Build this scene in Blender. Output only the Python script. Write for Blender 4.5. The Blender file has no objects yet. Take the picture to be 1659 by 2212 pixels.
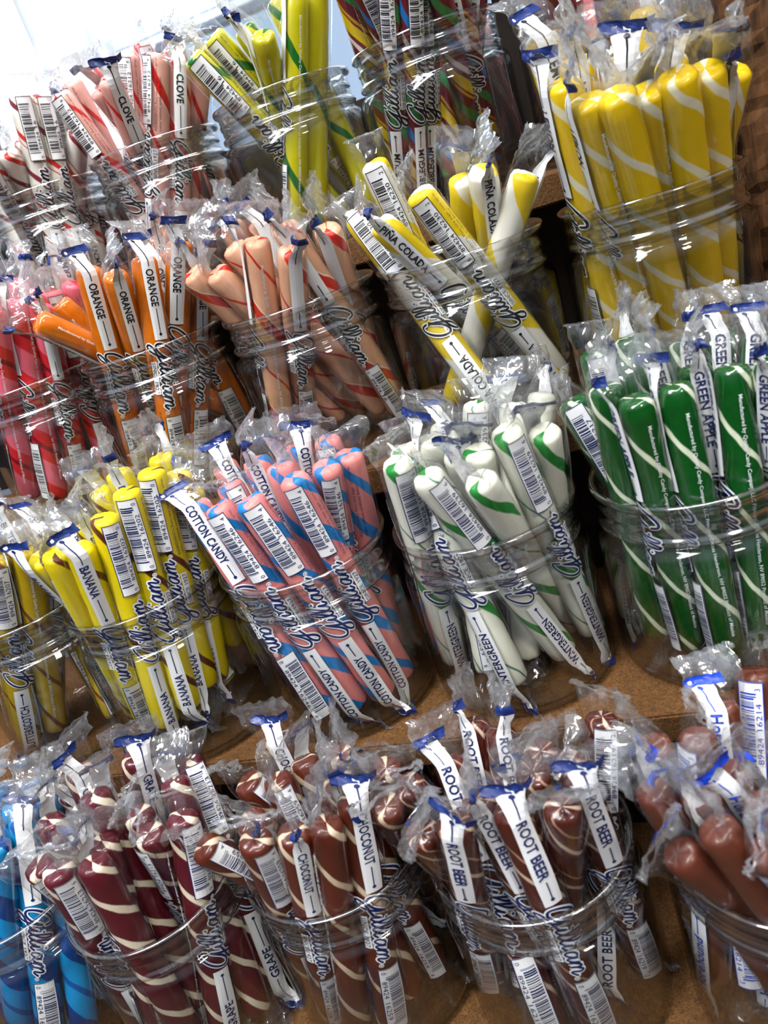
import bpy, bmesh, math, random
from mathutils import Vector, Matrix, noise
PI = math.pi
C = bpy.context.scene.collection

CAM = (0.13927,-0.36964,0.52517)
AX = [[0.931359, 0.196964, -0.306229], [0.192537, 0.447419, 0.873353], [-0.309031, 0.872365, -0.378785]]
FPX = 1672.1
JARS = {
 'A1': (-0.206,-0.1386,0.2628),
 'A2': (-0.1167,-0.1409,0.2628),
 'A3': (-0.0248,-0.1272,0.2628),
 'A4': (0.0674,-0.131,0.2628),
 'A5': (0.1664,-0.1367,0.2628),
 'B1': (-0.2041,-0.0402,0.3751),
 'B2': (-0.1173,-0.0481,0.3751),
 'B3': (-0.0247,-0.0425,0.3751),
 'B4': (0.0692,-0.039,0.3751),
 'B5': (0.1633,-0.036,0.3751),
 'C1': (-0.2046,0.057,0.4824),
 'C2': (-0.1126,0.0506,0.4824),
 'C3': (-0.0148,0.0477,0.4824),
 'C4': (0.0771,0.0498,0.4824),
 'C5': (0.1729,0.0549,0.4824),
 'D0': (-0.2129,0.1642,0.5904),
 'D1': (-0.1165,0.1607,0.5904),
 'D2': (-0.0182,0.1501,0.5904),
 'D3': (0.0746,0.1517,0.5904),
 'D4': (0.1705,0.1563,0.5904),
}
# every stick: top of candy x,y,z and lower end x,y,z in millimetres, side turned outward, upside down?, place in jar
STICKS = {
 'A1': [
  (-203.2,-129.7,304.6,-226.8,-148.7,183.4,'b',0,'f'),
  (-182.2,-152.1,301.3,-222.3,-171.3,184.5,'x',0,'f'),
  (-177.6,-136.1,300.5,-199.8,-174.7,183.7,'l',0,'f'),
  (-176.6,-119.4,298.4,-183.6,-167.7,183.3,'x',0,'f'),
  (-205.1,-144.1,304.1,-234.1,-161.9,183.8,'x',0,'f'),
  (-189.4,-126.6,302,-208.9,-162.1,183.8,'b',0,'k'),
  (-195.8,-106.8,298.3,-171,-149.4,183.4,'b',0,'k'),
  (-214.3,-112.6,301.3,-241.7,-146,184,'x',0,'k'),
 ],
 'A2': [
  (-141.1,-170.3,305.2,-133.8,-141.6,183.7,'b',0,'f'),
  (-124.3,-175.8,308.2,-142.8,-166.4,184.9,'b',0,'f'),
  (-106.9,-173.4,308.8,-110.5,-176.9,183.9,'x',0,'f'),
  (-109.8,-161.4,307.7,-128.4,-175.2,184.8,'m',0,'f'),
  (-100,-146.7,306.5,-119.6,-119.8,186,'b',0,'f'),
  (-90.2,-155.5,304.4,-115.9,-134.7,183.9,'i',0,'f'),
  (-76.9,-147.5,304.9,-99.2,-167.6,183.6,'b',0,'f'),
  (-150,-146.5,308.2,-150.8,-153.9,183.4,'x',0,'m'),
  (-138.4,-127.5,320.7,-148,-138.7,196.6,'l',0,'k'),
  (-107.3,-123.5,320.7,-135.3,-129.9,199.1,'l',0,'k'),
  (-117.7,-109.3,302.4,-84.7,-127.6,183.2,'x',0,'k'),
  (-93.5,-107.9,302.4,-80.2,-144,183.5,'b',0,'k'),
  (-157.9,-123.1,304.2,-112.3,-105.3,189.2,'l',0,'k'),
  (-116.9,-146.2,321.1,-110.9,-161.9,197.2,'x',0,'m'),
  (-94.6,-122.7,303,-84.3,-158,183.5,'x',0,'k'),
  (-122.9,-135.3,306.9,-120.7,-153.9,183.3,'b',0,'m'),
 ],
 'A3': [
  (-66,-157.1,295.6,-21.8,-123.6,183.6,'b',0,'f'),
  (-32.9,-164.6,306,-55.4,-146.4,184.4,'b',0,'f'),
  (-16.4,-161.9,305.6,-44.4,-158,183.8,'l',0,'f'),
  (-2.8,-158.2,305.4,-30.4,-162.6,183.6,'x',0,'f'),
  (6,-147.4,306.3,-13,-161.8,183.6,'g',0,'f'),
  (18.8,-146.3,299.4,-6.9,-95.4,188.2,'m',0,'m'),
  (-41.5,-151.6,302.1,-53.7,-105,186.7,'g',0,'m'),
  (-51.5,-130.1,304.6,-7.8,-112.4,188.9,'b',0,'m'),
  (-43.8,-104.7,307.4,-34.4,-115.6,183.2,'l',0,'k'),
  (-34.3,-132,306.8,-21.7,-149.9,183.7,'b',0,'m'),
  (-27.8,-117,302.5,-5.6,-148.5,183.6,'x',0,'k'),
  (-3.3,-137,308.5,4.7,-135.2,183.7,'l',0,'m'),
  (14.2,-124.3,299.5,-23.1,-90.7,185,'m',0,'k'),
  (-8.2,-116.6,302.9,-38.3,-93.3,183.8,'l',0,'k'),
 ],
 'A4': [
  (52.9,-166.3,308.6,33.4,-144.3,187.1,'l',0,'f'),
  (60.2,-154.4,308,75.4,-152.1,183.9,'l',0,'f'),
  (73.3,-161.2,308.5,81.9,-164.5,183.8,'l',0,'f'),
  (81.5,-144.5,308.7,71.5,-114.6,187.8,'m',0,'m'),
  (92.7,-161.8,308.2,70.2,-130.2,189.4,'x',0,'f'),
  (98.6,-149.5,307.5,102.2,-135.5,183.3,'l',0,'m'),
  (35.9,-160.8,299,35.7,-112.8,183.6,'x',0,'m'),
  (26.5,-137.8,301.4,46.6,-101,183.6,'b',0,'m'),
  (51.7,-101.6,301.1,49,-142.7,183.1,'l',0,'k'),
  (107.9,-108.9,301.5,83.4,-139.9,182.9,'b',0,'k'),
  (41.4,-120.8,298.1,62.9,-167.3,184,'l',0,'k'),
  (63.9,-108.2,300,59.2,-152.3,183.2,'l',0,'k'),
  (83.3,-127.9,303.6,60,-95.3,185.2,'m',0,'k'),
  (94.8,-135.1,302.6,73.4,-97.7,185.3,'b',0,'k'),
 ],
 'A5': [
  (128.2,-168.8,289.9,189.1,-144.4,183.5,'x',0,'f'),
  (142.1,-170.1,302.3,183.3,-169.1,184.3,'x',0,'f'),
  (156.2,-179.5,301.7,198.1,-154.7,186.6,'i',0,'f'),
  (126.4,-131.5,304.3,151.3,-103.5,185.1,'l',0,'k'),
  (143.1,-132.7,308.4,130.4,-142.6,184.5,'i',0,'k'),
  (153.7,-111.5,304.2,145,-143.2,183.6,'l',0,'k'),
  (170.6,-89.2,299.9,154.1,-131.1,183.2,'B',0,'k'),
  (123.5,-152,303.5,158.6,-152.3,183.6,'x',0,'m'),
  (138.5,-155.9,303.3,171.5,-132.6,185,'x',0,'m'),
  (150.9,-149.7,305.1,180,-121.1,186.9,'l',0,'m'),
  (157.7,-161.9,301.3,199.8,-122.4,190.4,'x',0,'m'),
  (169.3,-170.6,301.7,202.9,-138.2,185.7,'x',0,'f'),
  (173.5,-143.6,302,182.7,-104,183.8,'x',0,'k'),
 ],
 'B1': [
  (-175.3,-71.6,414.4,-222.6,-71.6,298.7,'b',0,'f'),
  (-162.8,-64.4,413,-211.3,-62.3,297.8,'m',0,'f'),
  (-156.9,-51.7,409.5,-222.7,-44.2,303.5,'l',0,'f'),
  (-190.8,-65.3,415.7,-234.1,-60.9,298.5,'b',0,'f'),
  (-217,-11.4,411.3,-182.5,-44.7,295.8,'l',0,'k'),
  (-196.7,-12.9,410.4,-171.2,-56.1,295.9,'l',0,'k'),
  (-194.3,-47.4,420.9,-238.4,-47.1,303.9,'x',0,'m'),
 ],
 'B2': [
  (-137.9,-83.9,414.7,-150.4,-32.7,301.4,'m',0,'f'),
  (-122.5,-89.5,417.6,-151.8,-60,299.7,'x',0,'f'),
  (-108.5,-89,417.6,-139.2,-70.9,297.8,'l',0,'f'),
  (-94.9,-80.8,426.8,-119.7,-80.1,304.3,'b',1,'f'),
  (-83.9,-71.7,433.6,-104.9,-75.6,310.4,'b',1,'f'),
  (-73.9,-61.6,437.2,-97.9,-64.1,314.6,'i',0,'f'),
  (-68.2,-50.2,429.7,-100,-49.8,308.9,'b',1,'f'),
  (-73.2,-35.7,414.7,-136.7,-54.6,308.7,'x',0,'f'),
  (-116.7,-66.8,420.9,-114.8,-64.3,296,'l',0,'m'),
  (-115.2,-30,432,-114.9,-20.1,307.4,'l',0,'k'),
  (-88.1,-28.2,434,-100,-19,309.9,'x',0,'k'),
  (-164.2,-28.9,404.6,-103.1,-38.6,296,'l',0,'k'),
  (-133,-27.6,423.8,-128.5,-13.3,299.7,'x',0,'k'),
 ],
 'B3': [
  (-60.3,-60.3,415.5,-28.3,-78.9,296.1,'g',0,'f'),
  (-38.6,-77.7,418.4,-13.4,-75,296,'i',0,'f'),
  (-22.2,-79.2,418.5,0.6,-68.7,296,'b',0,'f'),
  (-2.3,-70,420.9,8.5,-55.9,297.2,'b',0,'f'),
  (-25.6,-51.6,427.2,-20.7,-45.1,302.4,'l',0,'m'),
  (10.9,-60.2,419.2,-21.3,-25.9,303.4,'b',1,'m'),
  (17.2,-45.1,417.6,-4.2,-25.4,296,'i',0,'f'),
  (-15.4,-21.4,420,-36.3,-19.2,296.7,'l',0,'k'),
  (0.2,-22.2,420.2,-7,-10.6,296,'b',0,'k'),
  (-12.4,-56.9,423.8,-11.1,-58,298.8,'x',0,'m'),
  (-44.8,-50.1,417.9,-24.3,-64.6,295.5,'b',0,'m'),
  (-63.7,-14.1,417.7,-34,-38.7,298.9,'l',0,'k'),
 ],
 'B4': [
  (46.6,-71.4,417.6,35.2,-46,295.7,'b',0,'f'),
  (45.3,-53,417.4,68.4,-72.5,296.1,'i',0,'f'),
  (60.1,-83.1,413.1,91.5,-53.7,295.7,'b',0,'f'),
  (81.3,-85.1,407.2,95,-30,295.8,'x',0,'f'),
  (70.2,-60,411,67.8,-2.5,300.1,'g',0,'m'),
  (81.5,-71.5,414.2,59.5,-22.8,301.2,'x',0,'m'),
  (93.9,-68.1,419.5,105.6,-41.2,297.9,'b',1,'f'),
  (108.4,-60,412.3,93.4,-11.7,298,'x',0,'f'),
  (56.3,-9.6,409.4,54.8,-61.1,295.6,'l',0,'k'),
  (76.2,-14.6,416.8,45.1,-11.5,295.8,'b',0,'k'),
  (93.4,-16.7,413.5,72.8,-53.3,295.7,'x',0,'k'),
  (106.5,-7.5,412,71.2,-35.7,295.5,'x',0,'k'),
  (58.6,-50.2,416.8,33.3,-31.8,295.8,'m',0,'m'),
 ],
 'B5': [
  (119.9,-32.8,413.8,158.6,-48.8,296,'b',0,'f'),
  (135.5,-58.9,424.6,136.1,-53.7,299.8,'x',0,'f'),
  (145.3,-69.5,420.7,149.4,-60.8,296,'m',0,'f'),
  (160.3,-65,420.8,163.6,-72.5,296.1,'m',0,'f'),
  (170.3,-49.7,420.9,173.2,-53.1,295.9,'g',0,'f'),
  (182.4,-57.1,420.4,178.3,-69.3,296,'m',0,'f'),
  (133.9,-19.5,429.2,135,-27.3,304.5,'b',0,'k'),
  (148.7,-20.1,431.3,149.8,-27.2,306.5,'x',0,'k'),
  (153.9,-45.7,430.3,166.4,-37.1,306.3,'l',0,'m'),
  (196.3,-62,419.5,189.5,-36,297.5,'g',0,'f'),
  (171.9,-5.8,419.4,163.3,-23.6,296,'l',0,'k'),
  (188.1,-5.8,420,174.3,-11,295.9,'l',0,'k'),
  (201.2,-15.8,418.6,178.5,-25.7,296.1,'l',0,'k'),
 ],
 'C1': [
  (-180.3,20.9,527.9,-229.9,30.7,413.6,'m',0,'f'),
  (-173.6,33.4,528.4,-209.4,28.5,408.7,'m',0,'f'),
  (-161.2,35.8,520.6,-203.4,46.1,403.4,'g',0,'f'),
  (-162.2,51.6,526.3,-184.9,56.2,403.4,'b',0,'m'),
  (-154.2,64,526.8,-201,76.6,411.6,'x',0,'f'),
  (-193.4,26.1,531.5,-239,44.9,416.6,'x',0,'f'),
  (-183.9,75.2,530.3,-211.5,57.3,409.7,'l',0,'k'),
  (-197.7,76.8,539.9,-227.5,55.7,420.3,'l',0,'k'),
 ],
 'C2': [
  (-150.7,12.1,514.6,-98.2,80.7,424.2,'m',0,'f'),
  (-149.9,36.9,518.8,-121.9,75.7,403.4,'m',0,'m'),
  (-108.5,15.3,530.8,-143.1,30.5,411.6,'l',0,'f'),
  (-92.5,10.7,523.9,-136.2,53.6,415,'l',0,'f'),
  (-82.1,26.8,526.9,-110.2,14.9,405.7,'l',0,'f'),
  (-62.4,34.2,528.3,-122,38.6,418.5,'g',0,'f'),
  (-88.1,53.7,526.1,-85.9,75.5,403,'l',0,'m'),
  (-62.9,48.3,515.9,-117.1,48.8,403.3,'g',0,'f'),
  (-88.1,67,537,-120.6,86.2,417.9,'l',0,'k'),
 ],
 'C3': [
  (-54.4,17.9,512.3,-23.3,70.6,403.3,'x',0,'f'),
  (-40.7,15.3,508.8,-8.4,73.2,402.9,'x',0,'f'),
  (-29.9,21.8,517.9,8.3,59,404.8,'x',0,'m'),
  (-10.4,7.9,517.4,-50.3,38.8,403,'m',0,'m'),
  (4.5,10.3,519.4,21.5,52.3,402.9,'l',0,'m'),
  (7.9,0.6,508.6,-40.2,53.7,406.2,'l',0,'m'),
  (22.4,19.2,511.9,4.7,78.6,403.4,'l',0,'m'),
  (-25.5,58,525.3,-17.7,84.1,403.3,'l',0,'k'),
  (-40.4,56.3,528.8,-39,75,405.2,'l',0,'k'),
 ],
 'C4': [
  (48.1,21.1,506.2,99.6,69.8,403.2,'l',0,'f'),
  (49.9,36.8,533,64.6,63.2,411.7,'b',0,'m'),
  (72.9,4.6,514.4,113.2,42.5,402.3,'b',0,'f'),
  (90.9,31,513.4,64.7,84.2,403.3,'x',0,'m'),
  (102,17.6,514.1,82.3,86,411.3,'l',0,'f'),
  (120.2,23.7,506.3,53.2,45.9,403.1,'x',0,'f'),
  (30.5,47.9,512,81.6,13.5,403.2,'b',0,'m'),
 ],
 'C5': [
  (138.3,61.4,560.2,152.9,85.5,423,'l',0,'f'),
  (143.5,17.5,537.3,146.9,58.2,403.4,'m',0,'f'),
  (151.2,1.9,527.5,163.4,65.4,403.3,'m',0,'f'),
  (162.1,-2.7,526.2,176.9,62.5,403.2,'x',0,'f'),
  (174.3,3.8,523.6,183.2,74.9,403.4,'x',0,'f'),
  (186,0.5,525.5,193.5,67.1,402.5,'x',0,'f'),
  (210.2,22.1,520.1,176.6,91.4,403.2,'l',0,'f'),
  (151.8,42.5,545.2,139.5,69.8,408.5,'l',0,'m'),
  (187,67.7,556,166.7,90.9,419.4,'x',0,'k'),
  (197.7,7.6,524,201.3,78.1,403.1,'x',0,'m'),
  (169.1,32.2,538.6,152.6,75.3,406.4,'l',0,'m'),
  (187.6,27.3,532.6,166.3,81.1,405.1,'l',0,'m'),
 ],
 'D0': [
  (-180.3,137.2,642.9,-208.8,134.1,521.2,'b',0,'f'),
  (-173.9,147.4,640.5,-198.9,141.1,518.2,'b',1,'f'),
  (-171.5,161.8,636.9,-208.9,183.2,519.5,'b',1,'m'),
  (-197.9,123.8,614.1,-237.8,190.9,516.5,'x',0,'f'),
  (-209.4,116.7,614.1,-243.4,179.2,511.4,'b',0,'f'),
  (-196.8,144.6,620.4,-224.7,198.8,511.3,'b',0,'m'),
  (-195.8,173.6,632.6,-209,200.5,511.3,'x',0,'k'),
  (-180.8,179.8,634.4,-194.1,195.5,511.1,'l',0,'k'),
  (-247.5,177.5,636,-246.5,149.9,514.1,'x',0,'k'),
  (-162.8,155.4,614,-233.4,163.3,511.1,'x',0,'f'),
 ],
 'D1': [
  (-147.6,126.9,631.8,-123.8,148.8,511.1,'i',0,'f'),
  (-146,143.2,639,-149.6,176.2,518.5,'i',0,'m'),
  (-117.7,119.9,624.6,-110.3,196.7,526.3,'x',0,'f'),
  (-102.6,108.7,624.4,-135.4,174.7,523.4,'l',0,'f'),
  (-106.1,152.9,642,-152.5,154.6,526,'b',1,'m'),
  (-79.7,136.1,632,-129.2,126.5,517.6,'i',0,'f'),
  (-77.4,156.8,636.1,-98.1,192.3,518,'l',0,'m'),
  (-72.2,145.9,625.6,-120.2,134.7,510.8,'l',0,'f'),
  (-65.5,155.2,616.3,-132.2,162.2,510.8,'x',0,'m'),
  (-139,177.6,648.1,-139.8,188.8,523.6,'b',0,'k'),
  (-105.7,177.4,650,-126.7,195.8,528.2,'b',0,'k'),
 ],
 'D2': [
  (-49.2,109.4,618.1,-5.3,156.3,510.9,'b',1,'f'),
  (-41.6,133.8,628.7,0.1,181.7,521,'i',0,'m'),
  (-60.4,159.3,629.8,-13.6,186.3,517.1,'x',0,'k'),
  (-4.2,107.2,614.3,-36.7,181.6,519.1,'m',0,'f'),
  (16.8,121.7,627.6,-29,122.4,511.3,'m',0,'f'),
  (26.3,133.4,628.8,-17.1,132,511.6,'x',0,'f'),
  (-22.8,135,626.3,11.7,170.4,511.5,'g',0,'L'),
  (-1.6,146.7,634.7,18.3,149.2,511.4,'x',0,'L'),
 ],
 'D3': [
  (43.9,124.7,630.9,40.6,164.7,512.5,'x',0,'f'),
  (53.6,113.6,626.6,63.4,172.5,516.8,'g',1,'f'),
  (72.9,106,621.8,37.9,150.9,510.5,'g',1,'f'),
  (84.3,103.6,619.2,47.5,152.5,510.2,'g',1,'f'),
  (89.6,110.8,617.8,54,163.6,510.2,'g',1,'f'),
  (94,106.3,609.1,85,181.8,509.8,'x',1,'f'),
  (102.1,112.3,611.6,93.5,184.1,509.6,'l',0,'f'),
  (114.9,125.9,609.1,71.2,188.8,510.2,'l',0,'f'),
  (54.8,165.5,638.4,47.7,176.3,514,'b',1,'k'),
  (73.5,165.2,636.5,59.2,184.7,513.8,'b',1,'k'),
  (88.9,173.5,632.6,70.5,150.3,511.2,'x',0,'k'),
 ],
 'D4': [
  (159.4,110.7,606.1,150.1,188.7,508.9,'x',0,'f'),
  (149.4,83.3,588.3,159.6,180.9,510.9,'x',0,'f'),
  (171.5,73.2,585.5,179,173,510.6,'g',1,'f'),
  (183,91.6,583.3,173.4,193.1,511,'x',0,'f'),
  (199.6,76.2,581.5,199.9,179.1,510.6,'l',0,'f'),
  (174.5,202.8,605.9,161,121,512.3,'x',0,'k'),
  (188.8,200.4,609.2,188.6,123.9,510.4,'x',0,'k'),
 ],
}

# ------------------------------------------------------------------ camera
cam = bpy.data.cameras.new('camera'); cam_o = bpy.data.objects.new('camera', cam); C.objects.link(cam_o)
cam.sensor_fit = 'HORIZONTAL'; cam.sensor_width = 36; cam.lens = FPX/1659*36
cam.clip_start = 0.01; cam.clip_end = 50
R_, U_, F_ = (Vector(a) for a in AX)
m = Matrix.Identity(4)
for i in range(3):
    m[i][0] = R_[i]; m[i][1] = U_[i]; m[i][2] = -F_[i]; m[i][3] = CAM[i]
cam_o.matrix_world = m
cam.dof.use_dof = True; cam.dof.focus_distance = 0.40; cam.dof.aperture_fstop = 16
bpy.context.scene.camera = cam_o
# ------------------------------------------------------------------ world, lights, exposure
sc = bpy.context.scene
vs = sc.view_settings; vs.view_transform = 'Standard'; vs.look = 'None'; vs.gamma = 1; vs.exposure = 0.12
try: vs.use_curve_mapping = False
except Exception: pass
cy = sc.cycles
cy.max_bounces = 3; cy.diffuse_bounces = 1; cy.glossy_bounces = 2; cy.transmission_bounces = 2; cy.transparent_max_bounces = 26
cy.caustics_reflective = False; cy.caustics_refractive = False; cy.sample_clamp_indirect = 4; cy.use_light_tree = False
world = bpy.data.worlds.new('world'); sc.world = world; world.use_nodes = True
wn = world.node_tree.nodes; wl = world.node_tree.links
_tc = wn.new('ShaderNodeTexCoord'); _sp = wn.new('ShaderNodeSeparateXYZ'); wl.new(_tc.outputs['Generated'], _sp.inputs[0])
_cr = wn.new('ShaderNodeValToRGB'); _cr.color_ramp.elements[0].position = .53; _cr.color_ramp.elements[0].color = (.03, .03, .035, 1)
_cr.color_ramp.elements[1].position = .86; _cr.color_ramp.elements[1].color = (.86, .95, 1.15, 1)
_mp = wn.new('ShaderNodeMapRange'); _mp.inputs[1].default_value = -1; _mp.inputs[2].default_value = 1; wl.new(_sp.outputs[2], _mp.inputs[0]); wl.new(_mp.outputs[0], _cr.inputs[0])
wl.new(_cr.outputs[0], wn['Background'].inputs[0]); wn['Background'].inputs[1].default_value = 0.8

def area(name, loc, aim, sx, sy, watts, col):
    l = bpy.data.lights.new(name, 'AREA'); l.shape = 'RECTANGLE'; l.size = sx; l.size_y = sy; l.energy = watts; l.color = col
    o = bpy.data.objects.new(name, l); C.objects.link(o); o.location = loc
    o.rotation_euler = (Vector(aim)-Vector(loc)).to_track_quat('-Z', 'Y').to_euler()
    return o
AIM = (0.0, 0.0, 0.4)
area('ceiling_tube_light', (0.25, -0.2, 1.9), AIM, 2.8, 0.16, 50, (1.0, 0.97, 0.9))
area('ceiling_tube_light', (-0.55, -1.0, 2.1), AIM, 0.2, 1.2, 26, (0.93, 0.96, 1.0))
area('spot_over_shop_floor', (0.9, -1.1, 1.5), AIM, 0.25, 0.25, 11, (1.0, 0.93, 0.8))
area('daylight_from_window', (-0.75, 1.0, 1.25), (0.0, 0.0, 0.5), 0.8, 0.6, 19, (0.55, 0.75, 1.0))

# ------------------------------------------------------------------ helpers
def srgb(h):
    h = h.lstrip('#'); out = []
    for i in (0, 2, 4):
        c = int(h[i:i+2], 16)/255; out.append(c/12.92 if c <= .04045 else ((c+.055)/1.055)**2.4)
    return (*out, 1)
def mat(name):
    m = bpy.data.materials.new(name); m.use_nodes = True; m.node_tree.nodes.clear(); return m, m.node_tree.nodes, m.node_tree.links
def out_(n, l, sock):
    o = n.new('ShaderNodeOutputMaterial'); l.new(sock, o.inputs[0])
def simple(name, col, rough=.5, spec=.5, coat=0):
    m, n, l = mat(name); b = n.new('ShaderNodeBsdfPrincipled')
    b.inputs['Base Color'].default_value = col if len(col) == 4 else (*col, 1); b.inputs['Roughness'].default_value = rough
    b.inputs['Specular IOR Level'].default_value = spec; b.inputs['Coat Weight'].default_value = coat
    out_(n, l, b.outputs[0]); return m
def math_(n, l, op, a, b=None, c=None):
    x = n.new('ShaderNodeMath'); x.operation = op
    for i, v in enumerate((a, b, c)):
        if v is None: continue
        if hasattr(v, 'links'): l.new(v, x.inputs[i])
        else: x.inputs[i].default_value = v
    return x.outputs[0]
def mix_rgb(n, l, fac, a, b):
    x = n.new('ShaderNodeMix'); x.data_type = 'RGBA'
    for sock, v in ((x.inputs[0], fac), (x.inputs[6], a), (x.inputs[7], b)):
        if hasattr(v, 'links'): l.new(v, sock)
        else: sock.default_value = v
    return x.outputs[2]

def mesh_obj(name, verts, faces, mats, parent=None, smooth=False, fmat=None):
    me = bpy.data.meshes.new(name); me.from_pydata([tuple(v) for v in verts], [], faces)
    for q in (mats if isinstance(mats, (list, tuple)) else [mats]): me.materials.append(q)
    if fmat: me.polygons.foreach_set('material_index', fmat)
    if smooth: me.polygons.foreach_set('use_smooth', [True]*len(faces))
    me.update()
    o = bpy.data.objects.new(name, me); C.objects.link(o)
    if parent: o.parent = parent
    return o
def box(name, a, b, mt, parent=None, bevel=0.001):
    bm = bmesh.new(); bmesh.ops.create_cube(bm, size=1)
    for v in bm.verts:
        for i in range(3): v.co[i] = a[i] if v.co[i] < 0 else b[i]
    if bevel: bmesh.ops.bevel(bm, geom=bm.edges[:], offset=bevel, segments=2, affect='EDGES')
    me = bpy.data.meshes.new(name); bm.to_mesh(me); bm.free(); me.materials.append(mt)
    o = bpy.data.objects.new(name, me); C.objects.link(o)
    if parent: o.parent = parent
    return o
def tag(o, label=None, cat=None, group=None, kind=None):
    if label: o['label'] = label
    if cat: o['category'] = cat
    if group: o['group'] = group
    if kind: o['kind'] = kind
    return o
def empty(name, loc):
    o = bpy.data.objects.new(name, None); C.objects.link(o); o.location = loc; o.empty_display_size = .01; return o
def lathe(profile, seg=96):
    vs_, fs = [], []
    n = len(profile)
    for i in range(seg):
        a = 2*PI*i/seg; ca, sa = math.cos(a), math.sin(a)
        for r, z in profile: vs_.append((r*ca, r*sa, z))
    for i in range(seg):
        j = (i+1) % seg
        for k in range(n-1):
            fs.append((i*n+k, j*n+k, j*n+k+1, i*n+k+1))
    return vs_, fs

# ------------------------------------------------------------------ materials
def film_material():
    m, n, l = mat('clear_wrapper_film')
    lw = n.new('ShaderNodeLayerWeight'); lw.inputs[0].default_value = .5
    tr = n.new('ShaderNodeBsdfTransparent'); tr.inputs[0].default_value = (.995, .995, .995, 1)
    gl = n.new('ShaderNodeBsdfGlossy'); gl.inputs['Roughness'].default_value = .10; gl.inputs[0].default_value = (1, 1, 1, 1)
    at = n.new('ShaderNodeAttribute'); at.attribute_name = 'seal'
    fac = math_(n, l, 'MULTIPLY_ADD', math_(n, l, 'POWER', lw.outputs['Facing'], 3.6), .42, .05)
    mx = n.new('ShaderNodeMixShader'); fac = math_(n, l, 'MULTIPLY_ADD', at.outputs['Fac'], .09, fac)
    l.new(fac, mx.inputs[0]); l.new(tr.outputs[0], mx.inputs[1]); l.new(gl.outputs[0], mx.inputs[2])
    df = n.new('ShaderNodeBsdfTranslucent'); df.inputs[0].default_value = (.85, .88, .92, 1)
    d2 = n.new('ShaderNodeBsdfDiffuse'); d2.inputs[0].default_value = (.85, .88, .92, 1)
    md = n.new('ShaderNodeMixShader'); md.inputs[0].default_value = .5; l.new(df.outputs[0], md.inputs[1]); l.new(d2.outputs[0], md.inputs[2])
    mx2 = n.new('ShaderNodeMixShader'); l.new(math_(n, l, 'MULTIPLY', at.outputs['Fac'], .10), mx2.inputs[0])
    l.new(mx.outputs[0], mx2.inputs[1]); l.new(md.outputs[0], mx2.inputs[2])
    out_(n, l, mx2.outputs[0]); return m
FILM = film_material()
def plastic_material(name, base, edge, rough, pw=3.2, tint=(.45, .47, .44, 1)):
    m, n, l = mat(name)
    lw = n.new('ShaderNodeLayerWeight'); lw.inputs[0].default_value = .5
    tr = n.new('ShaderNodeBsdfTransparent')
    l.new(mix_rgb(n, l, math_(n, l, 'POWER', lw.outputs['Facing'], pw), (.985, .988, .985, 1), tint), tr.inputs[0])
    gl = n.new('ShaderNodeBsdfGlossy'); gl.inputs['Roughness'].default_value = rough; gl.inputs[0].default_value = (1, 1, 1, 1)
    fac = math_(n, l, 'MULTIPLY_ADD', math_(n, l, 'POWER', lw.outputs['Facing'], pw), edge, base)
    mx = n.new('ShaderNodeMixShader'); l.new(fac, mx.inputs[0]); l.new(tr.outputs[0], mx.inputs[1]); l.new(gl.outputs[0], mx.inputs[2])
    return m, n, l, mx
m_, n_, l_, mx_ = plastic_material('clear_jar_plastic', .03, .6, .05); out_(n_, l_, mx_.outputs[0]); JAR = m_
m_, n_, l_, mx_ = plastic_material('clear_jar_neck_plastic', .12, .85, .11, 1.9, (.30, .31, .28, 1))
out_(n_, l_, mx_.outputs[0]); NECK = m_

NAVY = simple('navy_print', srgb('#17235c'), .35)
BLACKP = simple('black_print', srgb('#10121c'), .35)
BRIGHTBLUE = simple('bright_blue_print', srgb('#1440c0'), .35)
LABELW = simple('white_label_print', srgb('#f2f3f6'), .35)
BLOCKBLUE = simple('blue_block_print', srgb('#182f72'), .35)
WHITEP = simple('white_fine_print', srgb('#dfe2e6'), .4)

def wood(name, c1, c2, scale, rough=.75, bump=.35, stretch=(1, 1, 1), spec=.3):
    m, n, l = mat(name); b = n.new('ShaderNodeBsdfPrincipled'); b.inputs['Roughness'].default_value = rough; b.inputs['Specular IOR Level'].default_value = spec
    tc = n.new('ShaderNodeTexCoord'); mp = n.new('ShaderNodeMapping'); mp.inputs['Scale'].default_value = stretch; l.new(tc.outputs['Object'], mp.inputs[0])
    a = n.new('ShaderNodeTexNoise'); a.inputs['Scale'].default_value = scale; a.inputs['Detail'].default_value = 8; a.inputs['Roughness'].default_value = .7; l.new(mp.outputs[0], a.inputs[0])
    v = n.new('ShaderNodeTexVoronoi'); v.inputs['Scale'].default_value = scale*2.4; l.new(mp.outputs[0], v.inputs[0])
    f = math_(n, l, 'MULTIPLY_ADD', v.outputs['Distance'], .45, math_(n, l, 'SUBTRACT', a.outputs['Fac'], .2))
    cr = n.new('ShaderNodeValToRGB'); cr.color_ramp.elements[0].position = .25; cr.color_ramp.elements[0].color = c1; cr.color_ramp.elements[1].position = .75; cr.color_ramp.elements[1].color = c2
    l.new(f, cr.inputs[0]); l.new(cr.outputs[0], b.inputs['Base Color'])
    bp = n.new('ShaderNodeBump'); bp.inputs['Strength'].default_value = bump; bp.inputs['Distance'].default_value = .001; l.new(f, bp.inputs['Height']); l.new(bp.outputs[0], b.inputs['Normal'])
    out_(n, l, b.outputs[0]); return m
BOARD = wood('particle_board', srgb('#3f2812'), srgb('#724d27'), 420, .8, .5)
DARKWOOD_SHADE = wood('dark_wood_and_gap_shade', srgb('#120d0b'), srgb('#2c201a'), 60, .7, .3, (1, 1, .2))  # back boards and panel; also colours in the shade of the shelf gaps
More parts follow.
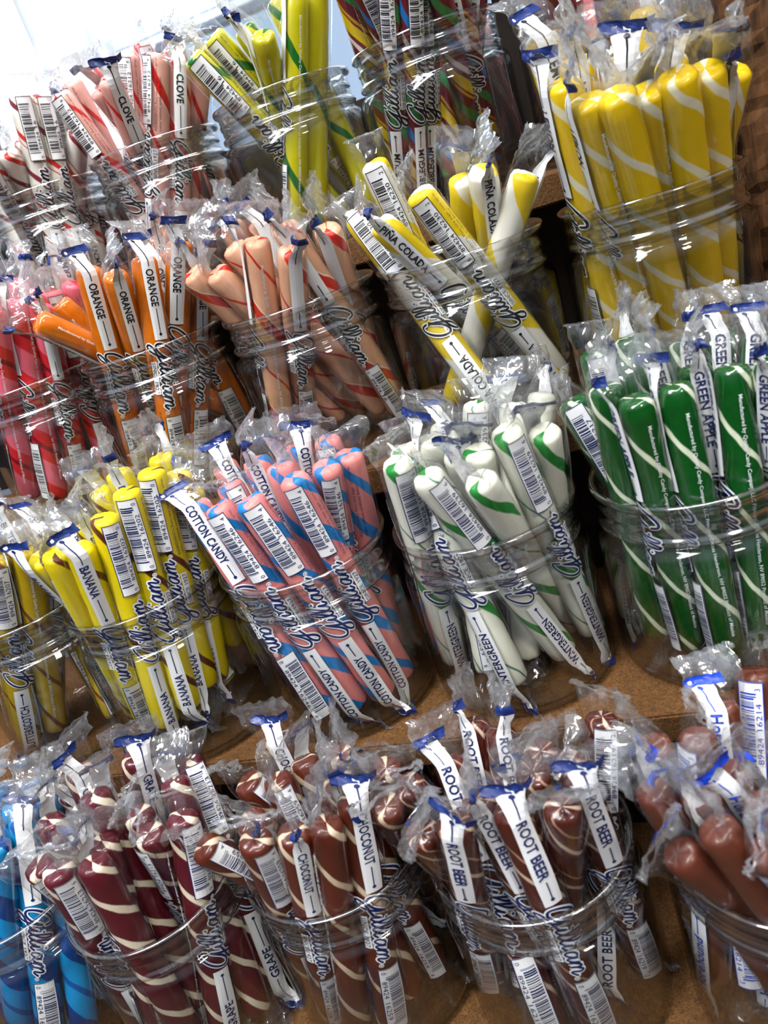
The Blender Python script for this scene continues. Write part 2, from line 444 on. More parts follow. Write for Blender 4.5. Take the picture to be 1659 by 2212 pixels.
BARK = wood('rough_sawn_post_wood', srgb('#2a1a0e'), srgb('#6e4928'), 90, .85, 1.0, (1, 1, .35))

def candy_material(name, base, bands, pitch, rough=.3, mottle=.12, coat=.0):
    """base colour with coloured bands (centre, half width, colour) that wind round the rod"""
    m, n, l = mat(name); b = n.new('ShaderNodeBsdfPrincipled')
    tc = n.new('ShaderNodeTexCoord'); sp = n.new('ShaderNodeSeparateXYZ'); l.new(tc.outputs['Object'], sp.inputs[0])
    ang = math_(n, l, 'DIVIDE', math_(n, l, 'ARCTAN2', sp.outputs[1], sp.outputs[0]), 2*PI)
    wob = n.new('ShaderNodeTexNoise'); wob.inputs['Scale'].default_value = 60; l.new(tc.outputs['Object'], wob.inputs[0])
    ph = math_(n, l, 'ADD', ang, math_(n, l, 'DIVIDE', sp.outputs[2], pitch))
    ph = math_(n, l, 'ADD', ph, math_(n, l, 'MULTIPLY', math_(n, l, 'SUBTRACT', wob.outputs['Fac'], .5), .10))
    ns = n.new('ShaderNodeTexNoise'); ns.inputs['Scale'].default_value = 170; ns.inputs['Detail'].default_value = 4; l.new(tc.outputs['Object'], ns.inputs[0])
    k = math_(n, l, 'MULTIPLY_ADD', math_(n, l, 'SUBTRACT', ns.outputs['Fac'], .5), mottle*2, 1.0)
    col = base
    for c, hw, bc in bands:
        fr = math_(n, l, 'FRACT', math_(n, l, 'ADD', ph, 10.5-c))
        dst = math_(n, l, 'ABSOLUTE', math_(n, l, 'SUBTRACT', fr, .5))
        fac = n.new('ShaderNodeMapRange'); fac.inputs[1].default_value = hw-.008; fac.inputs[2].default_value = hw+.008; fac.inputs[3].default_value = 1; fac.inputs[4].default_value = 0
        l.new(dst, fac.inputs[0]); col = mix_rgb(n, l, fac.outputs[0], col, bc)
    vm = n.new('ShaderNodeVectorMath'); vm.operation = 'SCALE'
    if hasattr(col, 'links'): l.new(col, vm.inputs[0])
    else: vm.inputs[0].default_value = col[:3]
    l.new(k, vm.inputs['Scale']); l.new(vm.outputs[0], b.inputs['Base Color'])
    b.inputs['Roughness'].default_value = rough; b.inputs['Coat Weight'].default_value = coat; b.inputs['Coat Roughness'].default_value = .08
    bp = n.new('ShaderNodeBump'); bp.inputs['Strength'].default_value = .25; bp.inputs['Distance'].default_value = .0006; l.new(ns.outputs['Fac'], bp.inputs['Height']); l.new(bp.outputs[0], b.inputs['Normal'])
    out_(n, l, b.outputs[0]); return m
W_ = srgb('#f3efe2')
# colour words, candy material, flavour word on the strip, bar code digits
FL = {
 'A1': ('bright blue', candy_material('blue_candy', srgb('#0f8fd2'), [(0, .17, srgb('#0b3f86')), (.5, .04, srgb('#0c55a0'))], .045, .2, .12, .5), None, '0 89424 16204 4'),
 'A2': ('dark purple', candy_material('grape_candy', srgb('#571420'), [(0, .045, srgb('#e6d9c0')), (.5, .045, srgb('#e6d9c0'))], .046, .3, .15, .4), 'GRAPE', '0 89424 16213 6'),
 'A3': ('chestnut brown', candy_material('chocolate_candy', srgb('#5a2211'), [(0, .036, srgb('#dcc6a8')), (.5, .036, srgb('#dcc6a8'))], .056, .3, .15, .4), 'CHOCONUT', '0 89424 16259 4'),
 'A4': ('red-brown', candy_material('root_beer_candy', srgb('#4d1c12'), [(0, .022, srgb('#dcc0a8')), (.16, .012, srgb('#b89078')), (.5, .022, srgb('#dcc0a8')), (.68, .012, srgb('#b89078'))], .060, .25, .2, .5), 'ROOT BEER', '0 89424 16219 2'),
 'A5': ('plain brown', candy_material('horehound_candy', srgb('#5d2c1c'), [], .03, .4, .3, .2), 'Horehound', '0 89424 16214 3'),
 'B1': ('golden olive', candy_material('butterscotch_candy', srgb('#b3960a'), [(0, .03, srgb('#6a3410')), (.5, .03, srgb('#6a3410'))], .07, .3, .18, .3), 'BUTTERSCOTCH', '0 89424 16207 6'),
 'B2': ('bright yellow', candy_material('banana_candy', srgb('#f0d90c'), [(0, .045, srgb('#5e2a12'))], .06, .35, .06), 'BANANA', '0 89424 16202 0'),
 'B3': ('pink and blue', candy_material('cotton_candy_candy', srgb('#f08f8c'), [(0, .085, srgb('#1480cc')), (.5, .06, srgb('#1480cc'))], .056, .4, .06), 'COTTON CANDY', '0 89424 16246 4'),
 'B4': ('white and green', candy_material('wintergreen_candy', srgb('#eeeedd'), [(0, .06, srgb('#1f8a34')), (.5, .012, srgb('#3e7a64'))], .07, .4, .06), 'WINTERGREEN', '0 89424 16239 6'),
 'B5': ('deep green', candy_material('green_apple_candy', srgb('#0b4f18'), [(0, .028, srgb('#e4ecd0')), (.5, .028, srgb('#e4ecd0'))], .066, .15, .35, .8), 'GREEN APPLE', '0 89424 16217'),
 'C1': ('red and pink', candy_material('red_pink_candy', srgb('#e02a30'), [(0, .22, srgb('#f06c80')), (.5, .05, srgb('#8c1020'))], .035, .3, .12), None, '0 89424 16'),
 'C2': ('clear orange', candy_material('orange_candy', srgb('#d8700a'), [], .03, .2, .3, .6), 'ORANGE', '0 89424 16'),
 'C3': ('peach', candy_material('peach_candy', srgb('#ebb08e'), [(.082, .012, srgb('#f8e2ca')), (0, .07, srgb('#cf2414')), (.5, .018, srgb('#cf2414'))], .062, .3, .12), None, '0 89424 16'),
 'C4': ('yellow and white', candy_material('pina_colada_candy', srgb('#f1d21a'), [(0, .26, srgb('#f3f1e6'))], .06, .4, .04), 'PIÑA COLADA', '0 89424 16230 2'),
 'C5': ('lemon yellow', candy_material('lemon_candy', srgb('#f0c806'), [(0, .042, srgb('#f6f0d0')), (.5, .042, srgb('#f6f0d0'))], .058, .3, .08, .2), 'LEMON', '0 89424 16'),
 'D0': ('white and red', candy_material('peppermint_candy', srgb('#efe9df'), [(0, .05, srgb('#d3261e')), (.13, .012, srgb('#d3261e')), (.55, .05, srgb('#7c2430'))], .04, .4, .05), 'PEPPERMINT', '0 89424 16'),
 'D1': ('pale pink', candy_material('clove_candy', srgb('#efb0a4'), [(.07, .010, srgb('#fbe6da')), (0, .06, srgb('#d8201a')), (.5, .035, srgb('#d8201a'))], .07, .3, .08), 'CLOVE', '0 89424 16212 9'),
 'D2': ('yellow-green', candy_material('yellow_green_candy', srgb('#c9c20c'), [(0, .06, srgb('#156a1c'))], .065, .25, .1, .3), None, '0 89424 16'),
 'D3': ('many-striped', candy_material('bubblegum_candy', srgb('#6c1622'), [(0, .07, srgb('#e9c80a')), (.115, .018, srgb('#e0a028')), (.33, .065, srgb('#2f8a48')), (.62, .05, srgb('#1273c4')), (.83, .035, srgb('#ece2da'))], .06, .25, .1, .3), 'BUBBLEGUM', '0 89424 16206 8'),
 'D4': ('dull rose', candy_material('rose_candy', srgb('#b5535a'), [], .04, .3, .2), None, '0 89424 16'),
}
JARWORD = {'A1': 'blue', 'A2': 'grape', 'A3': 'chocolate brown', 'A4': 'root beer', 'A5': 'horehound', 'B1': 'butterscotch', 'B2': 'banana', 'B3': 'cotton candy', 'B4': 'wintergreen',
 'B5': 'green apple', 'C1': 'red and pink', 'C2': 'orange', 'C3': 'peach-coloured', 'C4': 'piña colada', 'C5': 'lemon', 'D0': 'peppermint', 'D1': 'clove', 'D2': 'yellow-green', 'D3': 'bubblegum', 'D4': 'rose'}

# ------------------------------------------------------------------ room and shelves
def glow(name, col, s):
    m, n, l = mat(name); e = n.new('ShaderNodeEmission'); e.inputs[0].default_value = (*col, 1); e.inputs[1].default_value = s
    out_(n, l, e.outputs[0]); return m
PAINT = simple('white_painted_frame', srgb('#dfe6ee'), .5)
WALLM = simple('shop_wall_paint', srgb('#8e98a4'), .8)
FLOORM = wood('shop_floor_wood', srgb('#2c2019'), srgb('#5a4433'), 20, .6, .1)
tag(box('floor', (-3, -2.5, -1.0), (2.5, 1.4, -.95), FLOORM, bevel=0), kind='structure')
tag(box('wall_back', (-3, 1.36, -.95), (2.5, 1.42, .58), WALLM, bevel=0), kind='structure')
win = tag(empty('window_1', (-.9, 1.3, .58)), kind='structure')
def wbox(name, a, b, mt, bevel=.002):
    o = box(name, tuple(a[i]-win.location[i] for i in range(3)), tuple(b[i]-win.location[i] for i in range(3)), mt, win, bevel); return o
HOT = glow('window_daylight_pane', (.93, .97, 1.0), 1.35)
SKYP = glow('window_sky_pane', (.56, .74, 1.0), .78)
wbox('window_pane', (-2.2, 1.28, .9), (2.2, 1.285, 2.1), HOT, 0)
wbox('window_pane', (-.62, 1.28, .58), (2.2, 1.285, .868), SKYP, 0)
wbox('window_pane', (-2.2, 1.28, .58), (-.62, 1.285, .9), HOT, 0)
wbox('window_rail', (-.62, 1.19, .868), (2.2, 1.24, .882), PAINT)
wbox('window_rail', (-.62, 1.2, .886), (2.2, 1.23, .905), PAINT)
wbox('window_mullion', (-.782, 1.2, .58), (-.772, 1.22, 2.1), PAINT)
wbox('window_mullion', (-.672, 1.2, .58), (-.664, 1.22, 2.1), PAINT)
wbox('window_mullion', (-.645, 1.2, .58), (-.635, 1.24, 2.1), PAINT)

rows = {'A': (-.185, .1705), 'B': (-.092, .2828), 'C': (.001, .3901), 'D': (.098, .4981)}
XL, XR = -.36, .2215
names_row = {'A': 'lowest', 'B': 'second lowest', 'C': 'third', 'D': 'top'}
cont = {'A': 'blue, grape, chocolate and root beer', 'B': 'butterscotch, banana and wintergreen', 'C': 'orange, piña colada and lemon', 'D': 'peppermint, clove and bubblegum'}
for r, (yf, zt) in rows.items():
    yb = yf+.135 if r != 'A' else yf+.14
    b = box('shelf_board', (XL-.15 if r != 'D' else XL, yf, zt-.015), ((XR if r in 'CD' else .40), yb, zt), BOARD)
    tag(b, f'tan particle board shelf carrying the {cont[r]} jars', 'shelf', 'stepped shelf boards')
    if r != 'A':
        p = box('gap_shade_board', (XL-.15, yf+.055, zt-.108), (XR if r in 'CD' else .40, yf+.063, zt-.0151), DARKWOOD_SHADE)  # added board, its brown-black colour stands for shade in the open gap
        tag(p, f'added dark board standing for the shade under the {cont[r]} jars', 'board')
tag(box('shelf_front_panel', (XL-.15, -.12, -.95), (.40, -.10, .155), DARKWOOD_SHADE), 'dark panel carrying the lowest tan shelf board', 'panel')
tag(box('back_board', (XL, .2345, -.95), (.112, .2445, .578), DARKWOOD_SHADE), 'low dark wooden back board behind the clove and bubblegum jars', 'board')
tag(box('tall_back_board', (.1125, .2345, -.95), (.2215, .2445, .80), DARKWOOD_SHADE), 'tall dark wooden board behind the rose stick jar', 'board')
tag(box('wooden_batten', (.0950, .205, .628), (.2215, .2344, .642), BOARD), 'thin tan wooden strip across the dark board at the top', 'strip')
# rough-sawn post at the right, with an uneven waney corner
def post():
    x0, x1, y0, y1, z0, z1 = .2225, .345, .088, .26, -.95, 1.0
    NZ = 160; ring = []
    base = []
    for k in range(9): base.append((x0, y1+(y0-y1)*k/8))
    for k in range(1, 9): base.append((x0+(x1-x0)*k/8, y0))
    base += [(x1, y1)]
    vs_, fs = [], []
    for i in range(NZ+1):
        z = z0+(z1-z0)*i/NZ if i < 20 else .2+(z1-.2)*(i-20)/(NZ-20)
        if i < 20: z = z0+(.2-z0)*i/20
        for (x, y) in base:
            d = noise.noise(Vector((x*25, y*25, z*30)))*.004+noise.noise(Vector((x*90, y*90, z*80)))*.002
            if x > x0+.012 and y == y0: yy = y-abs(d)*1.6; xx = x
            elif x == x0: xx = x+abs(d)*.6; yy = y
            else: xx, yy = x+abs(d), y+abs(d)
            if x == x0 and y == y0: xx, yy = x+.006+abs(d)*2, y+.006+abs(d)*2
            vs_.append((xx-.28, yy-.17, z+.95))
    n = len(base)
    for i in range(NZ):
        for k in range(n):
            k2 = (k+1) % n; fs.append((i*n+k, i*n+k2, (i+1)*n+k2, (i+1)*n+k))
    fs.append(tuple(range(n))[::-1]); fs.append(tuple(NZ*n+k for k in range(n)))
    o = mesh_obj('wooden_post', vs_, fs, BARK); o.location = (.28, .17, -.95)
    return o
tag(post(), 'rough brown sawn timber post standing right of the lemon jar', 'post')

# ------------------------------------------------------------------ jars
PB = [(.0, -.0868), (.030, -.0880), (.0385, -.0915), (.0420, -.0920), (.0446, -.0905), (.0457, -.0870), (.0458, -.0300), (.0456, -.0262), (.0447, -.0236), (.0430, -.0222), (.0417, -.0212), (.0417, -.0206),
      (.0403, -.0206), (.0405, -.0225), (.0430, -.0250), (.0444, -.0290), (.0446, -.0300), (.0445, -.0862), (.0425, -.0888), (.0385, -.0895), (.030, -.0868), (.0, -.0855)]
PN = [(.0404, -.0203), (.0416, -.0203), (.0421, -.0197), (.0432, -.0190), (.0438, -.0178), (.0434, -.0165), (.0425, -.0158), (.0421, -.0150), (.0421, -.0118), (.0426, -.0108), (.0429, -.0098), (.0426, -.0088), (.0421, -.0079), (.0421, -.0052), (.0428, -.0042), (.0440, -.0034), (.0446, -.0020), (.0443, -.0006), (.0434, .0), (.0418, -.0002), (.0408, -.0012), (.0403, -.0035), (.0403, -.0100), (.0404, -.0203)]
vb, fb = lathe(PB); vn, fn = lathe(PN, 128)
jar0 = None
for k in sorted(JARS):
    x, y, z = JARS[k]
    if jar0 is None:
        r = empty('candy_jar', (x, y, z-.092))
        body = mesh_obj('jar_body', [(a, b, c+.092) for a, b, c in vb], fb, JAR, r, True)
        neck = mesh_obj('threaded_neck', [(a, b, c+.092) for a, b, c in vn], fn, NECK, r, True)
        jar0 = (r, body, neck)
    else:
        r = jar0[0].copy(); C.objects.link(r); r.location = (x, y, z-.092)
        for q in jar0[1:]:
            c = q.copy(); C.objects.link(c); c.parent = r
    r.rotation_euler.z = random.Random(k).uniform(0, 6.28)
    tag(r, f'clear plastic jar with threaded rim holding the {JARWORD[k]} sticks', 'jar', 'clear candy jars on the stepped shelves')

# ------------------------------------------------------------------ wrapped candy sticks (local z = 0 at the lower end of the candy, LEN at its top)
LEN = .125
S0, S1 = -.024, LEN+.022
NV = 6
def sm(a, b, x):
    t = min(1, max(0, (x-a)/(b-a))); return t*t*(3-2*t)
def wrap(var, th, s, push=0.0):
    """point of the film at angle th and distance s below the candy's top"""
    rr = random.Random(900+var); ph = rr.uniform(0, PI); bt = rr.uniform(-1, 1); bl = rr.uniform(-1, 1); kk = rr.uniform(.6, 1.3); off = rr.uniform(0, 50)
    top = sm(.002, -.014, s); bot = sm(LEN-.002, LEN+.013, s); e = max(top, bot)
    a0, b0 = .0090+.0007*math.sin(s*70+off), .0077
    a = a0+(.0138-a0)*e; b = b0+(.0013-b0)*e
    ct, st = math.cos(th-ph), math.sin(th-ph)
    lx, ly = a*ct, b*st
    # loose folds along the body, sharp crumples and crimp lines at the ends
    nb = noise.noise(Vector((ct*1.3+off, st*1.3, s*45)))*.0005
    cr = 0
    if e > 0:
        v = Vector((lx*150+off, math.copysign(1, ly)*.6, s*130))
        cr = (noise.noise(v*.6)*.0036+(abs(noise.noise(v*.9+Vector((7, 3, 1))))-.2)*.0052+noise.noise(v*3.2)*.0005)*e
        edge = sm(-.012, -.016, s)+sm(LEN+.010, LEN+.015, s)
        cr += .00050*math.sin(lx*3900)*edge
    lx += nb*ct+push*ct+noise.noise(Vector((s*160, off, ly*200)))*.0022*e; ly += nb*st+cr+push*(st if e < .5 else math.copysign(1, st))
    # fold the flat ends over
    if s < .0:
        d = -s/.024; f = (bt*.9)*d*d*kk
        ly += f*.012; zz = LEN-s*(1-.28*abs(bt)*d)
    elif s > LEN:
        d = (s-LEN)/.022; ly += bl*.008*d*d; zz = LEN-s+.35*abs(bl)*.022*d*d+0
        zz = max(zz, -.0128)
    else: zz = LEN-s
    cp, sp_ = math.cos(ph), math.sin(ph)
    return Vector((lx*cp-ly*sp_, lx*sp_+ly*cp, zz))
SG = [S0+.0015*i for i in range(13)]+[-.0042, -.0022, 0.0, .003, .007]+[.012+.0078*i for i in range(14)]+[LEN-.006, LEN-.002, LEN+.001, LEN+.004]+[LEN+.006+.0023*i for i in range(8)]
def film_mesh(var):
    NT = 56; vs_, fs, seal = [], [], []
    for i, s in enumerate(SG):
        for j in range(NT):
            th = 2*PI*j/NT; ss = s
            if i == 0: ss = s-(.0008 if j % 4 < 2 else 0)
            if i == len(SG)-1: ss = s+(.0008 if j % 4 < 2 else 0)
            vs_.append(wrap(var, th, ss)); seal.append(max(sm(-.004, -.018, s), sm(LEN+.004, LEN+.016, s)))
    for i in range(len(SG)-1):
        for j in range(NT):
            j2 = (j+1) % NT; fs.append((i*NT+j, (i+1)*NT+j, (i+1)*NT+j2, i*NT+j2))
    me = bpy.data.meshes.new('wrapper'); me.from_pydata([tuple(v) for v in vs_], [], fs); me.materials.append(FILM)
    at = me.attributes.new('seal', 'FLOAT', 'POINT'); at.data.foreach_set('value', seal)
    me.polygons.foreach_set('use_smooth', [SG[min(i//NT, len(SG)-1)] > -.003 and SG[min(i//NT, len(SG)-1)] < LEN+.002 or (i % 3 > 0) for i in range(len(fs))])
    return me
FILMS = [film_mesh(v) for v in range(NV)]

def rod_mesh(seed, mt):
    rr = random.Random(seed); NT = 28; vs_, fs = [], []
    prof = [(0.0, .0005), (.0045, .0), (.0062, .0009), (.0069, .0026)]+[(.0071, .006+.0085*i) for i in range(14)]+[(.0069, LEN-.0024), (.0061, LEN-.0008), (.0044, LEN), (0.0, LEN-.0004)]
    o = rr.uniform(0, 50); bx, by = rr.uniform(-1, 1)*.0004, rr.uniform(-1, 1)*.0004
    for r, z in prof:
        for j in range(NT):
            a = 2*PI*j/NT; q = r*(1+.035*noise.noise(Vector((math.cos(a)+o, math.sin(a), z*60)))+.02*math.cos(2*(a+z*200)))
            w = math.sin(PI*z/LEN)
            vs_.append((q*math.cos(a)+bx*w, q*math.sin(a)+by*w, z+(.0008*noise.noise(Vector((math.cos(a)*2+o, math.sin(a)*2, 0))) if z < .001 or z > LEN-.001 else 0)))
    n = len(prof)
    for i in range(n-1):
        for j in range(NT):
            j2 = (j+1) % NT; fs.append((i*NT+j, i*NT+j2, (i+1)*NT+j2, (i+1)*NT+j))
    me = bpy.data.meshes.new('candy_rod'); me.from_pydata(vs_, [], fs); me.materials.append(mt); me.polygons.foreach_set('use_smooth', [True]*len(fs)); me.update()
    return me

# --- flat prints: lists of (polygon [(x along the stick, y across)], material index, lift), bent round the film
TXT = {}
def text_polys(s, bold=.0):
    if (s, bold) in TXT: return TXT[(s, bold)]
    cu = bpy.data.curves.new('t', 'FONT'); cu.body = s; cu.size = 1; cu.resolution_u = 2; cu.offset = bold; cu.align_x = 'LEFT'
    o = bpy.data.objects.new('t', cu); C.objects.link(o)
    dg = bpy.context.evaluated_depsgraph_get(); me = bpy.data.meshes.new_from_object(o.evaluated_get(dg))
    ps = [[(me.vertices[i].co.x, me.vertices[i].co.y) for i in p.vertices] for p in me.polygons]
    bpy.data.objects.remove(o); bpy.data.curves.remove(cu); bpy.data.meshes.remove(me)
    TXT[(s, bold)] = ps; return ps
def place_text(s, x0, y0, height, width=None, bold=.02, mi=0, lift=.0003, flip=False, center=False):
    ps = text_polys(s, bold)
    if not ps: return []
    xs = [p[0] for q in ps for p in q]; ys = [p[1] for q in ps for p in q]
    w = max(xs)-min(xs); cap = .72
    k = height/cap; kx = k if width is None else width/w
    out = []
    for q in ps:
        pts = [((x-min(xs))*kx, (y)*k) for x, y in q]
        if center: pts = [(x-w*kx/2, y) for x, y in pts]
        if flip: pts = [(-x, height-y) for x, y in pts]
        out.append(([(x0+x, y0+y) for x, y in pts], mi, lift))
    return out
def rect(x0, y0, x1, y1, mi, lift, nx=1, ny=1):
    out = []
    for i in range(nx):
        for j in range(ny):
            a, b = x0+(x1-x0)*i/nx, x0+(x1-x0)*(i+1)/nx; c, d = y0+(y1-y0)*j/ny, y0+(y1-y0)*(j+1)/ny
            out.append(([(a, c), (b, c), (b, d), (a, d)], mi, lift))
    return out
def disc(x, y, r, mi, lift, n=12):
    return [([(x+r*math.cos(2*PI*i/n), y+r*math.sin(2*PI*i/n)) for i in range(n)], mi, lift)]
def stroke(pts, w, mi, lift):
    # smooth line of constant width through the points
    P = [pts[0]]+pts+[pts[-1]]; C_ = []
    for i in range(1, len(P)-2):
        for t in (0, .25, .5, .75):
            a, b, c, d = P[i-1], P[i], P[i+1], P[i+2]
            C_.append(tuple(.5*((2*b[k])+(-a[k]+c[k])*t+(2*a[k]-5*b[k]+4*c[k]-d[k])*t*t+(-a[k]+3*b[k]-3*c[k]+d[k])*t**3) for k in (0, 1)))
    C_.append(pts[-1]); out = []; L, R = [], []
    for i, p in enumerate(C_):
        q0, q1 = C_[max(0, i-1)], C_[min(len(C_)-1, i+1)]; dx, dy = q1[0]-q0[0], q1[1]-q0[1]; n = math.hypot(dx, dy) or 1
        nx, ny = -dy/n*w/2, dx/n*w/2; L.append((p[0]+nx, p[1]+ny)); R.append((p[0]-nx, p[1]-ny))
    for i in range(len(C_)-1): out.append(([R[i], R[i+1], L[i+1], L[i]], mi, lift))
    for p in (C_[0], C_[-1]): out += disc(*p, w/2, mi, lift, 8)
    return out
def bent(name, polys, mats, var, th0, s0=0.0):
    vs_, fs, fm = [], [], []
    for pts, mi, lift in polys:
        b = len(vs_)
        ar = sum(pts[i][0]*pts[(i+1) % len(pts)][1]-pts[(i+1) % len(pts)][0]*pts[i][1] for i in range(len(pts)))
        if ar < 0: pts = pts[::-1]
        for x, y in pts: vs_.append(wrap(var, th0+y/.0083, s0+x, lift))
        fs.append(tuple(range(b, len(vs_)))); fm.append(mi)
    me = bpy.data.meshes.new(name); me.from_pydata([tuple(v) for v in vs_], [], fs)
    for q in mats: me.materials.append(q)
    me.polygons.foreach_set('material_index', fm); me.update(); return me

def label_polys(word, blue):
    P = rect(-.013, -.0036, .043, .0036, 1, .00022, 22, 5)
    if blue: P += rect(-.0145, -.0065, -.0100, .0065, 2, .00040, 4, 12)
    else: P += rect(-.0145, -.0065, -.0100, .0065, 2, .00040, 4, 12)
    w0, w1 = (.004, .030)
    if word:
        w = min(.032, .0032*len(word)); c = .0155; w0, w1 = c-w/2, c+w/2
        P += place_text(word, w0, -.0019, .0038, w, .022, 0, .00045)
    P += rect(-.0085, -.00022, w0-.0012, .00022, 0, .00045, 4, 1)+disc(-.009, 0, .0008, 0, .00045)
    P += rect(w1+.0012, -.00022, .040, .00022, 0, .00045, 4, 1)+disc(.040, 0, .0008, 0, .00045)
    return P
def sh(x, y): return (x+.28*y, y)
G1 = [(2.3, 2.1), (2.1, 2.75), (1.5, 2.8), (.7, 2.1), (.15, 1.1), (.2, .2), (.8, -.1), (1.5, .35), (2.0, 1.2), (2.2, 1.6)]
G2 = [(2.2, 1.6), (1.9, .3), (1.5, -.9), (.95, -1.35), (.6, -1.0), (1.0, -.4), (2.1, .05), (2.7, .35)]
def ii(o): return [(o, .35), (o+.28, 1.05), (o+.15, .3), (o+.32, .0), (o+.7, .35)]
def ll(o): return [(o, .35), (o+.55, 1.5), (o+.62, 2.5), (o+.35, 2.55), (o+.12, 1.5), (o+.1, .4), (o+.35, 0), (o+.75, .35)]
AA = [(6.75, .9), (6.4, 1.1), (6.0, .75), (5.95, .2), (6.25, -.02), (6.6, .4), (6.85, 1.05), (6.75, .3), (6.95, 0), (7.3, .4)]
MM = [(7.3, .4), (7.5, 1.05), (7.42, 0), (7.5, .6), (7.9, 1.08), (8.05, .8), (7.98, 0), (8.05, .6), (8.5, 1.08), (8.66, .8), (8.6, .15), (8.8, 0), (9.15, .4)]
LOGO = [G1, G2, ii(2.7), ll(3.4), ll(4.15), ii(4.9), AA, MM]
def logo_polys():
    k = .0040; out = []
    def tr(p): x, y = sh(*p); return ((x)*k+0, (y-.9)*k)
    for w, mi, lf in ((.00235, 1, .00025), (.00095, 0, .0004)):
        for st in LOGO: out += stroke([tr(p) for p in st], w*(1.15 if mi == 0 and st in (G1, G2) else 1), mi, lf)
        for d in ((3.2, 1.7), (5.4, 1.7)): out += disc(*tr(d), w*.55, mi, lf)
    out += disc(*tr((9.7, .2)), .0011, 1, .00025)+stroke([(tr((9.7, .2))[0]+.0006*math.cos(a), tr((9.7, .2))[1]+.0006*math.sin(a)) for a in [i*PI/4 for i in range(9)]], .0002, 0, .0004)
    out += rect(.0105, -.0083, .0285, -.0050, 1, .00025, 8, 3)+place_text('SINCE 1927', .0110, -.0078, .0021, .0168, .0, 0, .0004)
    return out
def bar_polys(digits, seed, big=False):
    rr = random.Random(seed); L_, hw = .0375, .0047
    out = rect(0, -hw, L_, hw, 1, .00022, 12, 6)
    for (a, b, c, d) in ((0, -hw, L_, -hw+.00035), (0, hw-.00035, L_, hw), (0, -hw, .00035, hw), (L_-.00035, -hw, L_, hw)):
        out += rect(a, b, c, d, 0, .00035, 12 if c-a > .01 else 1, 6 if d-b > .004 else 1)
    x = .0045
    while x < L_-.0045:
        w = rr.choice((.00022, .00022, .00044, .00066)); long = x < .0058 or x > L_-.0060 or abs(x-L_/2) < .0006
        out += rect(x, -.0012 if not long else -.0020, x+w, .0038, 0, .00035, 1, 3); x += w+rr.choice((.00025, .00025, .0005, .0007))
    gr = digits.split()
    out += place_text(gr[0], .0015, -.0036, .0021, None, .0, 0, .00035)
    if len(gr) > 1: out += place_text(gr[1], .0068, -.0038, .0021, .0100, .0, 0, .00035)
    if len(gr) > 2: out += place_text(gr[2], .0195, -.0038, .0021, .0020*len(gr[2]), .0, 0, .00035)
    if len(gr) > 3: out += place_text(gr[3], .0342, -.0036, .0021, None, .0, 0, .00035)
    return out
MAKER = 'Manufactured by Quality Candy Company, LLC Principal Offices Henderson, NV 89052 Product of Mexico'
ING1 = 'INGREDIENTS: Pure cane sugar, corn syrup,'
ING2 = 'color added, artificial flavor,'
PMESH = {}
def prints(var, k):
    word, dig = FL[k][2], FL[k][3]
    blue = k == 'A5'; ink = BRIGHTBLUE if blue else (NAVY if k[0] in 'AB' else BLACKP)
    key = ('l', var, word, blue, ink.name)
    if key not in PMESH: PMESH[key] = bent('flavour_label', label_polys(word, blue), [ink, LABELW, BRIGHTBLUE if blue else BLOCKBLUE], var, 0)
    k2 = ('g', var, ink.name)
    if k2 not in PMESH: PMESH[k2] = bent('brand_logo', logo_polys(), [ink, LABELW], var, 0, .044)
    k3 = ('b', var, dig, ink.name)
    if k3 not in PMESH: PMESH[k3] = bent('barcode_label', bar_polys(dig, sum(map(ord, dig))), [ink, LABELW], var, 0, .0855)
    k4 = ('m', var)
    if k4 not in PMESH: PMESH[k4] = bent('maker_text', place_text(MAKER, .010, -.0006, .0014, .100, .01, 0, .0003), [WHITEP], var, 1.55)
    k5 = ('i', var, ink.name)
    if k5 not in PMESH: PMESH[k5] = bent('ingredients_text', place_text(ING1, .0825, .0004, .0014, .040, .0, 0, .0003)+place_text(ING2, .0825, -.0018, .0012, .030, .0, 0, .0003), [ink], var, -1.0)
    return [('flavour_label', PMESH[key]), ('brand_logo', PMESH[k2]), ('barcode_label', PMESH[k3]), ('maker_text', PMESH[k4]), ('ingredients_text', PMESH[k5])]

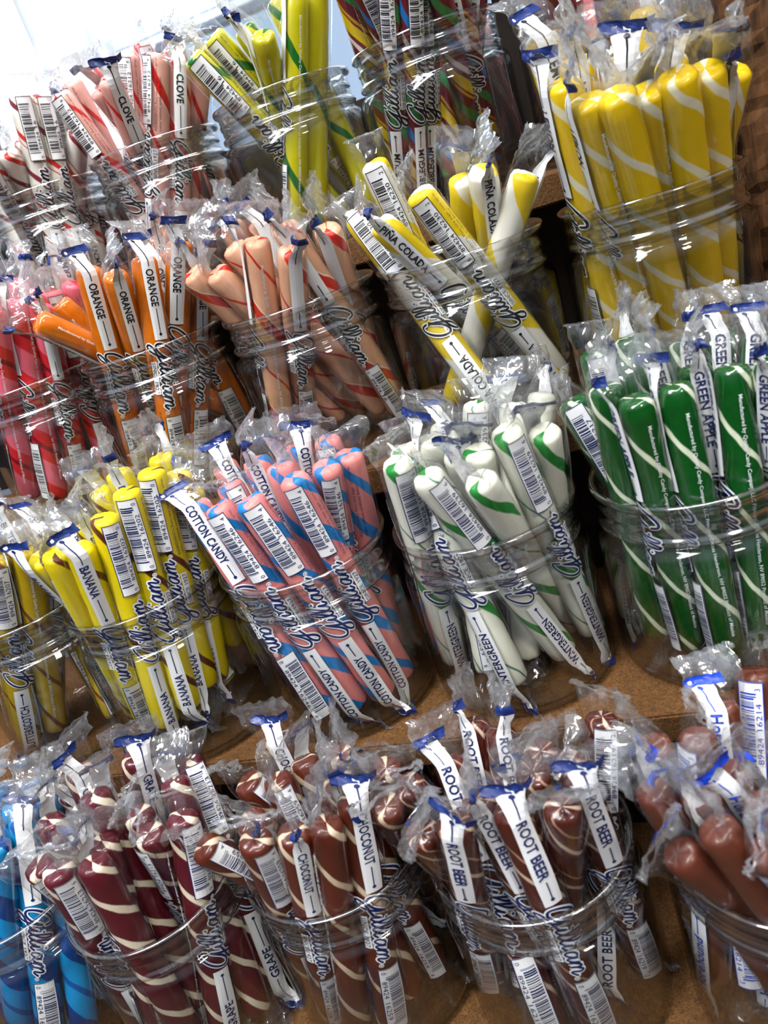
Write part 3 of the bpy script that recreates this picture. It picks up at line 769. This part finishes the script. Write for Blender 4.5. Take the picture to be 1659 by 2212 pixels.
ORD = ['first', 'second', 'third', 'fourth', 'fifth', 'sixth', 'seventh', 'eighth', 'ninth', 'tenth']
FACEW = {'l': 'showing flavour strip', 'b': 'showing bar code', 'g': 'showing script logo', 'm': 'showing white print', 'x': 'showing bare candy', 'i': 'showing ingredients', 'B': 'showing bar code'}
campos = Vector(CAM)
cnt = 0
for k in sorted(STICKS):
    mt = FL[k][1]; rods = [rod_mesh(hash_, mt) for hash_ in (ord(k[0])*10+int(k[1]), ord(k[0])*10+int(k[1])+500)]
    order = {}
    for lay in ('fL', 'm', 'kK'):
        idx = [i for i, s in enumerate(STICKS[k]) if s[8] in lay]
        idx.sort(key=lambda i: (Vector(STICKS[k][i][:3])/1000-campos).dot(R_)/(Vector(STICKS[k][i][:3])/1000-campos).dot(F_))
        for q, i in enumerate(idx): order[i] = (q, len(idx), lay)
    for i, s in enumerate(STICKS[k]):
        T, B = Vector(s[:3])/1000, Vector(s[3:6])/1000; face, fl, lay = s[6], s[7], s[8]
        inv = face in 'biB' or fl == 1
        rr = random.Random(f'{k}{i}')
        top, bot = (B, T) if inv else (T, B)
        zax = (top-bot).normalized(); L_ = (top-bot).length; scl = L_/LEN if abs(L_-LEN) > .004 else 1.0
        mid = (top+bot)/2; tocam = (campos-mid); tocam = (tocam-zax*tocam.dot(zax)).normalized()
        # local +x points at the camera for the labelled face, turned away for the others
        turn = {'l': 0, 'b': 0, 'g': 0, 'B': 0, 'm': -1.45, 'i': .75, 'x': PI}[face]+rr.uniform(-.38, .38)*(2 if face == 'x' else 1)
        xax = Matrix.Rotation(turn, 3, zax) @ tocam; yax = zax.cross(xax)
        M = Matrix((xax, yax, zax)).transposed().to_4x4(); M.translation = bot
        root = empty('candy_stick', bot)
        if face == 'B': scl *= 1.12
        root.matrix_world = M @ Matrix.Diagonal((scl*(1.06 if k == 'C5' else 1), scl*(1.06 if k == 'C5' else 1), scl, 1))
        q, n_, lw_ = order[i]
        where = {'fL': 'in front row', 'm': 'in middle row', 'kK': 'in back row'}[lw_]
        pos = 'only one' if n_ == 1 else ('leftmost' if q == 0 else ('rightmost' if q == n_-1 else ORD[q]+' from left'))
        tag(root, f'{JARWORD[k]} stick {FACEW[face]}, {pos} {where} of its jar', 'candy stick', f'{JARWORD[k]} sticks in their jar')
        var = rr.randrange(NV)
        ro = bpy.data.objects.new('candy_rod', rods[rr.randrange(2)]); C.objects.link(ro); ro.parent = root
        ro.rotation_euler.z = rr.uniform(0, 6.28)
        fo = bpy.data.objects.new('wrapper', FILMS[var]); C.objects.link(fo); fo.parent = root
        for nm, me in prints(var, k):
            if lay in 'kK' and nm in ('maker_text', 'ingredients_text'): continue
            po = bpy.data.objects.new(nm, me); C.objects.link(po); po.parent = root
        cnt += 1
print('sticks', cnt, 'objects', len(bpy.data.objects))
